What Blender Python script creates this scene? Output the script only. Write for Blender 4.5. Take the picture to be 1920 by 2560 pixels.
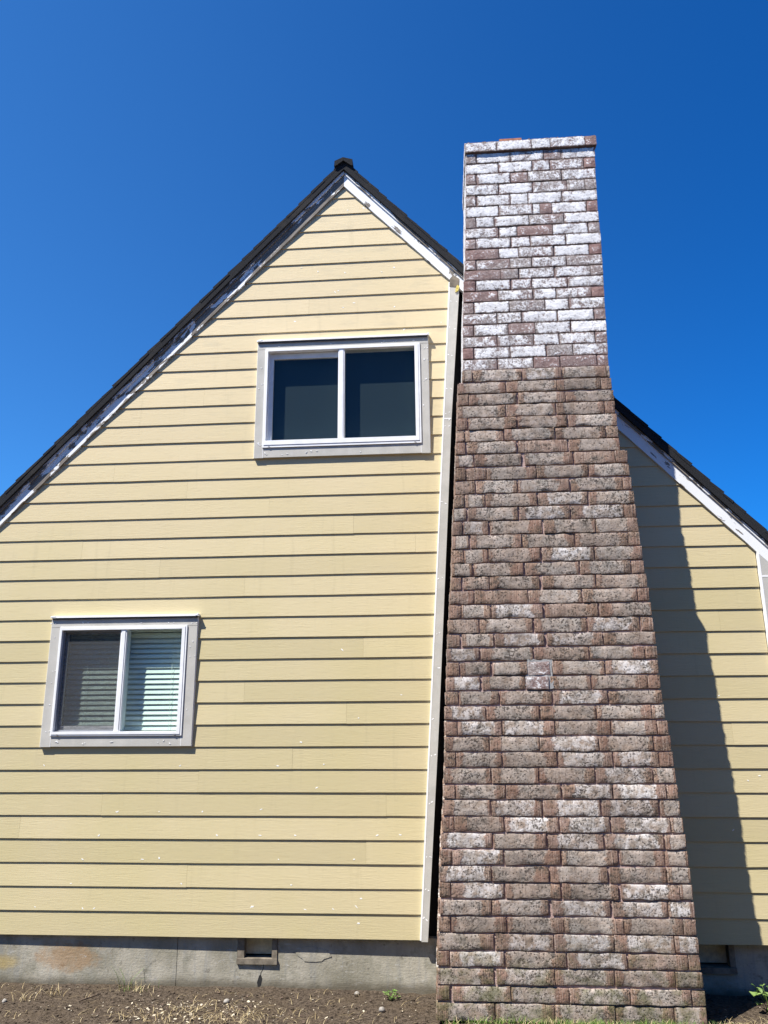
import bpy, math, random
from mathutils import Vector, Matrix, noise, geometry
random.seed(7)
R = math.radians
for o in list(bpy.data.objects): bpy.data.objects.remove(o)
sc = bpy.context.scene
col = sc.collection

# ---------------------------------------------------------------- camera
cd = bpy.data.cameras.new('camera'); cam = bpy.data.objects.new('camera', cd); col.objects.link(cam)
cd.sensor_fit = 'HORIZONTAL'; cd.sensor_width = 36.0; cd.lens = 1923/1920*36.0
cd.clip_start = .05; cd.clip_end = 2000
rt = Vector((0.99707382, 0.07613089, -0.0069206)); up = Vector((0.0255814, -0.24697835, 0.96868328)); fw = Vector((-0.07203748, 0.96602577, 0.24820318))
m = Matrix((rt, up, -fw)).transposed().to_4x4(); m.translation = Vector((0, -6.0536, 1.589)); cam.matrix_world = m
sc.camera = cam

# ---------------------------------------------------------------- daylight
SUN = Vector((1.12, 1.0, -2.36)).normalized()          # the way the light travels
EL = math.asin(-SUN.z); AZ = math.atan2(-SUN.x, -SUN.y)
w = bpy.data.worlds.new('World'); sc.world = w; w.use_nodes = True
nt = w.node_tree
sky = nt.nodes.new('ShaderNodeTexSky'); sky.sky_type = 'NISHITA'; sky.sun_disc = False
sky.sun_elevation = EL; sky.sun_rotation = AZ % (2*math.pi)
sky.altitude = 1500; sky.air_density = 1.15; sky.dust_density = 0.4; sky.ozone_density = 4.0
hs = nt.nodes.new('ShaderNodeMix'); hs.data_type = 'RGBA'; hs.blend_type = 'MULTIPLY'; hs.inputs[0].default_value = 1; 
tcw = nt.nodes.new('ShaderNodeTexCoord'); sx = nt.nodes.new('ShaderNodeSeparateXYZ'); nt.links.new(tcw.outputs['Generated'], sx.inputs[0])
mr = nt.nodes.new('ShaderNodeMapRange'); mr.interpolation_type = 'SMOOTHSTEP'; nt.links.new(sx.outputs[0], mr.inputs[0]); mr.inputs[1].default_value = -.65; mr.inputs[2].default_value = .50
tm = nt.nodes.new('ShaderNodeMix'); tm.data_type = 'RGBA'; nt.links.new(mr.outputs[0], tm.inputs[0])      # deeper blue away from the sun's side
tm.inputs[6].default_value = (.46, 1.24, 1.95, 1); tm.inputs[7].default_value = (.10, .82, 1.68, 1); nt.links.new(tm.outputs[2], hs.inputs[7])
nt.links.new(sky.outputs[0], hs.inputs[6]); nt.links.new(hs.outputs[2], nt.nodes['Background'].inputs[0])
nt.nodes['Background'].inputs[1].default_value = .05
sl = bpy.data.lights.new('sun', 'SUN'); sl.energy = 5.0; sl.angle = R(.5); sl.color = (1, .95, .87)
so = bpy.data.objects.new('sun', sl); col.objects.link(so); so.rotation_euler = SUN.to_track_quat('-Z', 'Y').to_euler(); so.location = (-4, -6, 12)
sc.view_settings.view_transform = 'Standard'; sc.view_settings.look = 'None'
sc.view_settings.gamma = 1; sc.view_settings.exposure = 0.95
sc.cycles.max_bounces = 6; sc.cycles.use_denoising = True

# ---------------------------------------------------------------- materials
class NT:
    def __init__(s, name):
        s.m = bpy.data.materials.new(name); s.m.use_nodes = True; s.t = s.m.node_tree
        s.b = s.t.nodes['Principled BSDF']; s.out = s.t.nodes['Material Output']; s.b.inputs['Roughness'].default_value = .8
    def put(s, sock, v):
        if isinstance(v, bpy.types.NodeSocket): s.t.links.new(v, sock)
        elif isinstance(v, (tuple, list)) and sock.type == 'RGBA' and len(v) == 3: sock.default_value = (*v, 1)
        else: sock.default_value = v
    def math(s, op, a, b=0, clamp=False, c=0):
        n = s.t.nodes.new('ShaderNodeMath'); n.operation = op; n.use_clamp = clamp
        s.put(n.inputs[0], a); s.put(n.inputs[1], b)
        if op in ('MULTIPLY_ADD',): s.put(n.inputs[2], c)
        return n.outputs[0]
    def step(s, v, lo, hi, a=0., b=1.):
        n = s.t.nodes.new('ShaderNodeMapRange'); n.interpolation_type = 'SMOOTHSTEP'
        s.put(n.inputs[0], v)
        for i, q in enumerate((lo, hi, a, b)): s.put(n.inputs[i+1], q)
        return n.outputs[0]
    def mix(s, f, a, b, mode='MIX'):
        n = s.t.nodes.new('ShaderNodeMix'); n.data_type = 'RGBA'; n.blend_type = mode
        s.put(n.inputs[0], f); s.put(n.inputs[6], a); s.put(n.inputs[7], b); return n.outputs[2]
    def noise(s, vec, scale, detail=4, rough=.55, dist=0):
        n = s.t.nodes.new('ShaderNodeTexNoise'); s.put(n.inputs['Vector'], vec); n.inputs['Scale'].default_value = scale
        n.inputs['Detail'].default_value = detail; n.inputs['Roughness'].default_value = rough; n.inputs['Distortion'].default_value = dist
        return n.outputs[0]
    def vor(s, vec, scale, feature='F1', out=0):
        n = s.t.nodes.new('ShaderNodeTexVoronoi'); n.feature = feature; s.put(n.inputs['Vector'], vec); n.inputs['Scale'].default_value = scale; return n.outputs[out]
    def obj(s): return s.t.nodes.new('ShaderNodeTexCoord').outputs['Object']
    def geo(s): return s.t.nodes.new('ShaderNodeNewGeometry').outputs['Position']
    def attr(s, n):
        a = s.t.nodes.new('ShaderNodeAttribute'); a.attribute_name = n; return a.outputs['Vector']
    def sep(s, v):
        n = s.t.nodes.new('ShaderNodeSeparateXYZ'); s.put(n.inputs[0], v); return n.outputs
    def comb(s, x, y, z):
        n = s.t.nodes.new('ShaderNodeCombineXYZ')
        for i, q in enumerate((x, y, z)): s.put(n.inputs[i], q)
        return n.outputs[0]
    def vmul(s, v, k):
        n = s.t.nodes.new('ShaderNodeVectorMath'); n.operation = 'MULTIPLY'; s.put(n.inputs[0], v); n.inputs[1].default_value = k; return n.outputs[0]
    def bump(s, h, dist, strength=1., normal=None):
        n = s.t.nodes.new('ShaderNodeBump'); n.inputs['Strength'].default_value = strength; n.inputs['Distance'].default_value = dist
        s.put(n.inputs['Height'], h)
        if normal: s.put(n.inputs['Normal'], normal)
        return n.outputs[0]
    def done(s, c=None, rough=None, normal=None, spec=None):
        if c is not None: s.put(s.b.inputs['Base Color'], c)
        if rough is not None: s.put(s.b.inputs['Roughness'], rough)
        if normal is not None: s.put(s.b.inputs['Normal'], normal)
        if spec is not None: s.b.inputs['Specular IOR Level'].default_value = spec
        return s.m

def m_siding():
    n = NT('painted_siding'); P = n.geo(); a = n.sep(n.attr('buv'))            # buv.z = random per board
    off = n.comb(n.math('MULTIPLY', a[2], 31), 0, n.math('MULTIPLY', a[2], 7))
    v = n.t.nodes.new('ShaderNodeVectorMath'); v.operation = 'ADD'; n.put(v.inputs[0], P); n.put(v.inputs[1], off)
    g1 = n.noise(n.vmul(v.outputs[0], (2.2, 1, 34)), 3.0, 6, .62, 1.3)         # cedar grain
    g2 = n.noise(n.vmul(v.outputs[0], (7, 1, 90)), 3.0, 3, .6, .6)
    big = n.noise(P, 1.1, 3); stain = n.noise(n.vmul(P, (1.5, 1, 5)), 2.5, 5)
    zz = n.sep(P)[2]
    base = n.mix(n.step(a[2], 0, 1), (.50, .428, .252), (.575, .492, .298))
    base = n.mix(n.math('MULTIPLY', n.step(big, .35, .7), .35), base, (.49, .43, .205))
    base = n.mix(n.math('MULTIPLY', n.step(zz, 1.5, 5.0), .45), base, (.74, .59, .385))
    dirt = n.math('MULTIPLY', n.step(stain, .5, .75), n.step(zz, 2.5, 5.5, .12, .45))
    base = n.mix(dirt, base, (.44, .385, .26))
    base = n.mix(n.step(g1, .56, .66, 0, .12), base, (.70, .61, .36))
    base = n.mix(n.step(g1, .34, .43, .13, 0), base, (.30, .25, .13))
    vs_ = n.noise(n.vmul(P, (9, 1, .8)), 1.6, 4, .65)
    base = n.mix(n.step(vs_, .55, .75, 0, .22), base, (.38, .33, .2))
    h = n.math('ADD', n.math('MULTIPLY', g1, .8), n.math('MULTIPLY', g2, .3))
    return n.done(base, .62, n.bump(h, .0022, .8), .3)

def m_plain(name, c, rough=.7, var=.08, scale=30, bump=0., spec=.4):
    n = NT(name); P = n.obj(); f = n.noise(P, scale, 5, .6)
    d = tuple(max(0, x*(1-var*2.2)) for x in c); l = tuple(min(1, x*(1+var)) for x in c)
    return n.done(n.mix(n.step(f, .3, .7), d, l), rough, n.bump(f, bump) if bump else None, spec)

def m_primer():                                                                # grey primed trim boards
    n = NT('grey_primer'); P = n.geo()
    f = n.noise(P, 7, 5, .6); g = n.noise(P, 160, 2); s = n.noise(n.vmul(P, (1, 1, .25)), 18, 4)
    c = n.mix(n.step(f, .3, .7), (.43, .42, .385), (.51, .495, .455))
    c = n.mix(n.step(s, .58, .7, 0, .25), c, (.55, .545, .53))
    c = n.mix(n.step(g, .35, .6, .14, 0), c, (.3, .29, .27))
    return n.done(c, .75, n.bump(g, .0006), .3)

def m_peel(name, thr):                                                         # white paint flaking off weathered wood
    n = NT(name); P = n.obj()
    q = n.noise(n.vmul(P, (.9, 1, 3.2)), 5.5, 7, .62, .5); k = n.noise(n.vmul(P, (.6, 1, 1)), 1.6, 2)
    mask = n.step(n.math('ADD', q, n.math('MULTIPLY', k, .45)), thr, thr+.012)
    gr = n.noise(n.vmul(P, (3, 10, 70)), 2.5, 5)
    if 'left' in name: mask = n.step(n.math('ADD', n.math('ADD', q, n.math('MULTIPLY', k, .45)), n.step(n.sep(P)[0], .2, 2.0, .16, 0)), thr, thr+.012)
    wood = n.mix(n.step(gr, .3, .7), (.115, .10, .085), (.30, .27, .235))
    paint = n.mix(n.noise(P, 9, 4), (.74, .76, .78), (.84, .85, .86))
    h = n.math('ADD', mask, n.math('MULTIPLY', gr, -.3))
    return n.done(n.mix(mask, paint, wood), n.step(mask, 0, 1, .5, .85), n.bump(h, .0016), .3)

def m_brick_base():
    n = NT('clinker_brick'); a = n.sep(n.attr('buv')); b = n.sep(n.attr('bnn'))
    P = n.comb(n.math('ADD', a[0], n.math('MULTIPLY', a[2], 53)), n.math('MULTIPLY', a[2], 17), a[1])
    n1 = n.noise(P, 16, 6, .6); n2 = n.noise(P, 75, 4, .6); n3 = n.noise(P, 7, 2); n4 = n.noise(P, 130, 2, .5); n5 = n.noise(P, 38, 5, .75)
    e = n.math('ABSOLUTE', n.math('SUBTRACT', b[0], n.math('ADD', .5, n.math('MULTIPLY', n.math('SUBTRACT', a[2], .5), .22))))
    sc1 = n.noise(n.comb(n.math('MULTIPLY', a[0], 150), a[2], n.math('MULTIPLY', a[1], 5)), 1., 2)
    ends = n.step(n.math('ADD', e, n.math('MULTIPLY', n.math('SUBTRACT', n1, .5), .30)), (.335), .385)
    ends = n.math('MAXIMUM', ends, n.step(b[2], .12, .3, 1., 0))
    brown = n.mix(n.step(n1, .3, .7), (.15, .082, .06), (.265, .16, .118))
    brown = n.mix(n.step(n3, .35, .65, 0, .5), brown, (.23, .165, .105))
    buff = n.mix(n.step(n3, .3, .7), (.235, .182, .142), (.235, .215, .19))
    buff = n.mix(n.step(n1, .38, .68), buff, (.37, .305, .255))
    wf = n.math('MULTIPLY', n.step(n.noise(P, 22, 6, .7), .40, .58), n.step(b[2], .4, .95, .15, .85))
    buff = n.mix(wf, buff, (.56, .545, .54))
    c = n.mix(n.math('MULTIPLY', ends, .85), buff, brown)
    c = n.mix(n.math('MULTIPLY', ends, n.step(sc1, .52, .66, 0, .4)), c, (.52, .44, .38))
    c = n.mix(n.math('MULTIPLY', ends, n.step(sc1, .30, .42, .55, 0)), c, (.09, .05, .035))
    c = n.mix(n.math('MULTIPLY', n.step(n.noise(P, 9, 3, .6), .5, .62), n.math('MULTIPLY', n.step(b[2], .1, .5, .1, .55), n.math('SUBTRACT', 1, ends))), c, (.37, .335, .30))
    soot = n.math('MULTIPLY', n.step(n.noise(P, 30, 4, .7), .50, .64), n.step(n3, .40, .60, .2, .9))
    c = n.mix(soot, c, (.085, .075, .065))
    c = n.mix(n.step(n5, .54, .64, 0, .32), c, (.13, .105, .085))
    pit = n.step(n.math('SUBTRACT', n2, n.math('MULTIPLY', n.step(n3, .4, .65), .05)), .33, .41, 1, 0)
    c = n.mix(n.math('MULTIPLY', pit, .8), c, (.055, .042, .035))
    c = n.mix(n.step(n4, .64, .72, 0, .4), c, (.66, .63, .60))
    vsc = n.noise(n.comb(n.math('MULTIPLY', a[0], 90), n.math('MULTIPLY', a[2], 9), n.math('MULTIPLY', a[1], 4)), 1., 3)
    c = n.mix(n.step(vsc, .33, .42, .35, 0), c, (.12, .09, .075))
    z = n.sep(n.geo())[2]
    moss = n.math('MULTIPLY', n.step(z, -.2, .35, .7, 0), n.step(n.noise(n.geo(), 9, 5, .7), .42, .62))
    c = n.mix(moss, c, (.10, .10, .045))
    h = n.math('ADD', n.math('MULTIPLY', n2, .5), n.math('ADD', n.math('MULTIPLY', n1, .6), n.math('MULTIPLY', pit, -.7)))
    h = n.math('ADD', h, n.math('MULTIPLY', n.math('MULTIPLY', sc1, ends), .7))
    rb_ = n.math('FRACT', n.math('MULTIPLY', a[2], 7.31))
    c = n.mix(1., c, n.mix(rb_, (.98, .93, .90), (1.34, 1.33, 1.32)), 'MULTIPLY')
    big = n.noise(n.geo(), 1.7, 3, .6)
    c = n.mix(n.step(big, .48, .66, 0, .30), c, (.12, .10, .085))
    return n.done(c, .92, n.bump(h, .0068, 1.), .2)

def m_brick_stack():
    n = NT('whitewashed_brick'); a = n.sep(n.attr('buv')); b = n.sep(n.attr('bnn'))
    P = n.comb(n.math('ADD', a[0], n.math('MULTIPLY', a[2], 53)), n.math('MULTIPLY', a[2], 17), a[1])
    n1 = n.noise(P, 14, 6, .65); n2 = n.noise(P, 60, 5, .65, .6); n3 = n.noise(P, 6, 3)
    red = n.mix(n.step(n1, .3, .7), (.17, .095, .085), (.32, .21, .19))
    gry = n.mix(n.step(n2, .35, .65), (.20, .165, .155), (.46, .42, .40))
    und = n.mix(n.math('MULTIPLY', n.step(b[2], .2, .5), n.step(n3, .35, .55, .35, 1)), red, gry)
    wh = n.mix(n.step(n1, .3, .7), (.60, .595, .60), (.84, .835, .84)); wh = n.mix(n.step(n.noise(P, 34, 5, .7), .52, .64, 0, .5), wh, (.38, .36, .37))
    ex = n.math('ABSOLUTE', n.math('SUBTRACT', b[0], .5)); ez = n.math('ABSOLUTE', n.math('SUBTRACT', b[1], .5))
    ed = n.math('MAXIMUM', n.step(ex, .42, .5, 0, .11), n.step(ez, .36, .5, 0, .11))
    gz = n.noise(n.geo(), 2.3, 3, .6)
    thr = n.math('ADD', n.math('ADD', .55, n.math('MULTIPLY', gz, .10)), n.math('ADD', ed, n.math('MULTIPLY', b[2], -.25)))
    cov = n.step(n.math('ADD', n.math('MULTIPLY', n2, .55), n.math('MULTIPLY', n1, .45)), thr, n.math('ADD', thr, .10))
    c = n.mix(cov, und, wh)
    c = n.mix(n.step(n2, .27, .36, .75, 0), c, (.18, .14, .13))
    h = n.math('ADD', n2, n.math('MULTIPLY', n1, .8))
    return n.done(c, .85, n.bump(h, .007, 1.), .25)

def m_mortar(name, c1, c2):
    n = NT(name); P = n.geo(); f = n.noise(P, 12, 5, .65); g = n.noise(P, 120, 3)
    return n.done(n.mix(n.step(f, .3, .7), c1, c2), .95, n.bump(n.math('ADD', f, g), .004), .1)

def m_concrete():
    n = NT('foundation_concrete'); P = n.geo(); x, y, z = n.sep(P)
    f = n.noise(P, 2.6, 6, .6); g = n.noise(P, 60, 4, .6); st = n.noise(n.vmul(P, (3, 1, 30)), 4, 4); v = n.noise(n.vmul(P, (14, 1, 1.5)), 1.5, 3)
    c = n.mix(n.step(f, .3, .7), (.22, .205, .155), (.42, .39, .32))
    c = n.mix(n.step(v, .5, .7, 0, .35), c, (.21, .22, .225))
    c = n.mix(n.step(g, .55, .7, 0, .3), c, (.36, .355, .33))
    c = n.mix(n.step(n.noise(P, 16, 6, .75), .58, .68, 0, .7), c, (.12, .11, .09))
    rr = n.math('ADD', n.math('POWER', n.math('DIVIDE', n.math('ADD', x, 2.79), .24), 2), n.math('POWER', n.math('DIVIDE', n.math('ADD', z, .14), .10), 2))
    rr = n.math('ADD', rr, n.math('MULTIPLY', n.math('SUBTRACT', n.noise(P, 9, 6, .7), .5), 5.0))
    c = n.mix(n.step(rr, .1, 1.5, .55, 0), c, (.33, .19, .085))
    rr = n.math('ADD', n.math('POWER', n.math('DIVIDE', n.math('ADD', x, 3.4), .22), 2), n.math('POWER', n.math('DIVIDE', n.math('ADD', z, .19), .06), 2))
    c = n.mix(n.step(n.math('ADD', rr, n.math('MULTIPLY', n.math('SUBTRACT', n.noise(P, 8, 4), .5), 2)), .2, 1.4, .6, 0), c, (.42, .31, .11))
    c = n.mix(n.step(n.noise(P, 5, 5, .7), .52, .66, 0, .5), c, (.17, .165, .12))
    c = n.mix(n.step(n.noise(n.vmul(P, (1, 1, 3)), 11, 5, .7), .6, .68, 0, .6), c, (.42, .41, .38))
    wet = n.step(n.math('ADD', z, n.math('MULTIPLY', n.math('SUBTRACT', n.noise(P, 6, 4), .5), .08)), -.33, -.26, .75, 0)
    c = n.mix(wet, c, (.09, .075, .05))
    h = n.math('ADD', n.math('MULTIPLY', st, .25), n.math('MULTIPLY', g, .5))
    return n.done(c, .9, n.bump(h, .005), .2)

def m_soil():
    n = NT('bare_soil'); P = n.geo()
    f = n.noise(P, 3, 5, .6); g = n.noise(P, 45, 5, .7); k = n.vor(P, 60)
    c = n.mix(n.step(g, .35, .65), (.042, .032, .023), (.135, .105, .078))
    c = n.mix(n.step(f, .45, .65, 0, .55), c, (.10, .075, .05))
    c = n.mix(n.step(k, .04, .12, .4, 0), c, (.20, .17, .13))
    h = n.math('ADD', g, n.math('MULTIPLY', n.noise(P, 160, 3), .4))
    far = n.step(n.sep(P)[1], -2.5, -1.2, 1, 0)
    c = n.mix(n.math('MULTIPLY', far, .8), c, (.125, .092, .055))
    return n.done(c, .95, n.bump(h, .02), .1)

def m_shingle():
    n = NT('black_shingle'); P = n.obj(); g = n.noise(P, 220, 3, .7); f = n.noise(P, 5, 3)
    c = n.mix(n.step(g, .35, .65), (.010, .011, .013), (.035, .036, .04))
    return n.done(n.mix(n.step(f, .5, .7, 0, .4), c, (.05, .045, .04)), .95, n.bump(g, .003), .15)

def m_glass(name, tint, refl):
    n = NT(name); t = n.t; t.nodes.remove(n.b)
    tr = t.nodes.new('ShaderNodeBsdfTransparent'); tr.inputs[0].default_value = (*tint, 1)
    gl = t.nodes.new('ShaderNodeBsdfGlossy'); gl.inputs['Roughness'].default_value = .02
    fr = t.nodes.new('ShaderNodeFresnel'); bf = t.nodes.new('ShaderNodeNewGeometry'); n.put(fr.inputs[0], n.step(bf.outputs['Backfacing'], 0, 1, refl, 1/refl))
    mx = t.nodes.new('ShaderNodeMixShader'); t.links.new(fr.outputs[0], mx.inputs[0]); t.links.new(tr.outputs[0], mx.inputs[1]); t.links.new(gl.outputs[0], mx.inputs[2])
    t.links.new(mx.outputs[0], n.out.inputs[0]); return n.m

def m_screen():
    n = NT('insect_screen'); t = n.t; n.b.inputs['Base Color'].default_value = (.06, .062, .066, 1)
    f = n.noise(n.vmul(n.geo(), (1, 1, 4)), 14, 5, .7)
    tr = t.nodes.new('ShaderNodeBsdfTransparent'); mx = t.nodes.new('ShaderNodeMixShader')
    n.put(mx.inputs[0], n.step(f, .3, .75, .26, .44)); t.links.new(tr.outputs[0], mx.inputs[1]); t.links.new(n.b.outputs[0], mx.inputs[2])
    t.links.new(mx.outputs[0], n.out.inputs[0]); return n.m

def m_leaf(name, c1, c2, scale=8):
    n = NT(name); f = n.noise(n.geo(), scale, 3)
    c = n.mix(n.step(f, .35, .65), c1, c2); n.b.inputs['Subsurface Weight'].default_value = 0
    return n.done(c, .6, None, .3)

M = dict(siding=m_siding(), primer=m_primer(), white=m_plain('white_vinyl', (.80, .81, .82), .4, .03, 12),
    dab=m_plain('white_filler', (.86, .86, .84), .7, .03), caulk=m_plain('white_caulk', (.86, .86, .86), .6, .03),
    peel_l=m_peel('peeling_paint_left', .735), peel_r=m_peel('peeling_paint_right', .845), peel_m=m_peel('peeling_moulding', .70),
    brick=m_brick_base(), stack=m_brick_stack(), mortar=m_mortar('pink_mortar', (.31, .215, .195), (.45, .34, .315)),
    smortar=m_mortar('brown_mortar', (.13, .085, .075), (.26, .19, .175)), cement=m_mortar('cement_patch', (.25, .25, .25), (.42, .42, .42)),
    concrete=m_concrete(), soil=m_soil(), shingle=m_shingle(), flue=m_plain('terracotta', (.40, .16, .09), .85, .15),
    dark=m_plain('dark_cavity', (.02, .02, .02), .9), room=m_plain('dim_room', (.10, .11, .11), .9), darkroom=m_plain('dark_room', (.36, .385, .38), .9, 0.),
    glass=m_glass('window_glass', (.93, .985, .965), 1.45), dglass=m_glass('tinted_window_glass', (.84, .87, .86), 1.33), screen=m_screen(),
    slat=m_plain('blind_slat', (.80, .82, .78), .5, .02), wood=m_plain('weathered_wood', (.20, .17, .13), .85, .2, 18, .002),
    nwall=m_plain('brown_shingle_wall', (.20, .13, .09), .85, .15, 6), nroof=m_plain('grey_roofing', (.12, .12, .12), .9, .1, 20), nwin=m_plain('dark_window', (.03, .035, .04), .1),
    shade=m_plain('slate_sheet', (.022, .038, .048), .9, 0.), board=m_plain('cream_board', (.50, .46, .33), .8, .1), grey=m_plain('grey_frame', (.22, .23, .25), .5, .04),
    bark=m_plain('bark_chips', (.10, .07, .05), .9, .3, 40), straw=m_leaf('dry_straw', (.36, .27, .13), (.58, .48, .28), 30),
    chip=m_plain('pale_chips', (.55, .48, .36), .85, .15, 50), stone=m_plain('grey_stone', (.30, .28, .25), .85, .15, 25, .002),
    grass=m_leaf('green_grass', (.045, .095, .012), (.12, .20, .03), 20), leaf=m_leaf('weed_leaf', (.06, .12, .02), (.17, .25, .07), 20),
    hose=m_plain('pale_hose', (.72, .68, .52), .5, .05), foam=m_plain('yellow_foam', (.62, .50, .12), .8, .15, 60, .004), cap_shadow=m_plain('dark_cap_shadow', (.05, .05, .055), .5))

# ---------------------------------------------------------------- mesh helpers
class MB:
    def __init__(s): s.v = []; s.f = []; s.mi = []; s.sm = []; s.buv = []; s.bnn = []
    def add(s, vs, fs, mi=0, smooth=False, buv=None, bnn=None):
        o = len(s.v); s.v += [tuple(x) for x in vs]
        for f in fs: s.f.append(tuple(o+i for i in f)); s.mi.append(mi); s.sm.append(smooth)
        s.buv += buv if buv else [(0, 0, 0)]*len(vs); s.bnn += bnn if bnn else [(0, 0, 0)]*len(vs)
    def box(s, x0, x1, y0, y1, z0, z1, mi=0, rnd=0.):
        vs = [(x, y, z) for z in (z0, z1) for y in (y0, y1) for x in (x0, x1)]
        s.add(vs, [(0, 2, 3, 1), (4, 5, 7, 6), (0, 1, 5, 4), (1, 3, 7, 5), (3, 2, 6, 7), (2, 0, 4, 6)], mi, False, [(v[0], v[2], rnd) for v in vs])
    def prism(s, pts, y0, y1, mi=0, rnd=0.):                # pts (x, z) anticlockwise seen from the front (-y); y0/y1 may be functions of (x, z)
        n = len(pts); Y = lambda y, p: y(*p) if callable(y) else y
        vs = [(p[0], Y(y0, p), p[1]) for p in pts]+[(p[0], Y(y1, p), p[1]) for p in pts]
        fs = [tuple(range(n)), tuple(range(2*n-1, n-1, -1))]+[(i, i+n, (i+1) % n+n, (i+1) % n) for i in range(n)]
        s.add(vs, fs, mi, False, [(v[0], v[2], rnd) for v in vs])
    def ring(s, x0, x1, z0, z1, l, r, t, b, y0, y1, mi=0):
        s.prism([(x0, z0), (x1, z0), (x1-r, z0+b), (x0+l, z0+b)], y0, y1, mi); s.prism([(x0+l, z1-t), (x1-r, z1-t), (x1, z1), (x0, z1)], y0, y1, mi)
        s.prism([(x0, z0), (x0+l, z0+b), (x0+l, z1-t), (x0, z1)], y0, y1, mi); s.prism([(x1-r, z0+b), (x1, z0), (x1, z1), (x1-r, z1-t)], y0, y1, mi)
    def tube(s, pts, r, k=6, mi=0):
        vs = []; fs = []
        for i, p in enumerate(pts):
            p = Vector(p); d = (Vector(pts[min(i+1, len(pts)-1)])-Vector(pts[max(i-1, 0)])).normalized()
            a = d.orthogonal().normalized(); b = d.cross(a); rr = r[i] if isinstance(r, list) else r
            for j in range(k): t = 2*math.pi*j/k; vs.append(p+a*math.cos(t)*rr+b*math.sin(t)*rr)
        for i in range(len(pts)-1):
            for j in range(k): fs.append((i*k+j, i*k+(j+1) % k, (i+1)*k+(j+1) % k, (i+1)*k+j))
        fs += [tuple(range(k-1, -1, -1)), tuple(range((len(pts)-1)*k, len(pts)*k))]; s.add(vs, fs, mi, True)
    def build(s, name, mats, parent=None, loc=(0, 0, 0), rot=None):
        me = bpy.data.meshes.new(name); me.from_pydata(s.v, [], s.f)
        for k in (mats if isinstance(mats, list) else [mats]): me.materials.append(M[k])
        me.polygons.foreach_set('material_index', s.mi); me.polygons.foreach_set('use_smooth', s.sm)
        for nm, d in (('buv', s.buv), ('bnn', s.bnn)):
            a = me.attributes.new(nm, 'FLOAT_VECTOR', 'POINT'); a.data.foreach_set('vector', [q for t in d for q in t])
        me.update(); o = bpy.data.objects.new(name, me); col.objects.link(o); o.location = loc
        if rot: o.rotation_euler = rot
        if parent: o.parent = parent
        return o
def tag(o, label=None, cat=None, group=None, kind=None):
    for k, v in (('label', label), ('category', cat), ('group', group), ('kind', kind)):
        if v: o[k] = v
    return o
def empty(name, loc=(0, 0, 0)):
    o = bpy.data.objects.new(name, None); col.objects.link(o); o.location = loc; o.empty_display_size = .2; return o
def clip(poly, a, b, c):                                    # keep a*x + b*z <= c
    out = []
    for i in range(len(poly)):
        p, q = poly[i], poly[(i+1) % len(poly)]; dp = a*p[0]+b*p[1]-c; dq = a*q[0]+b*q[1]-c
        if dp <= 0: out.append(p)
        if (dp < 0) != (dq < 0) and dp != dq: t = dp/(dp-dq); out.append((p[0]+(q[0]-p[0])*t, p[1]+(q[1]-p[1])*t))
    return out if len(out) > 2 else []
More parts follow.
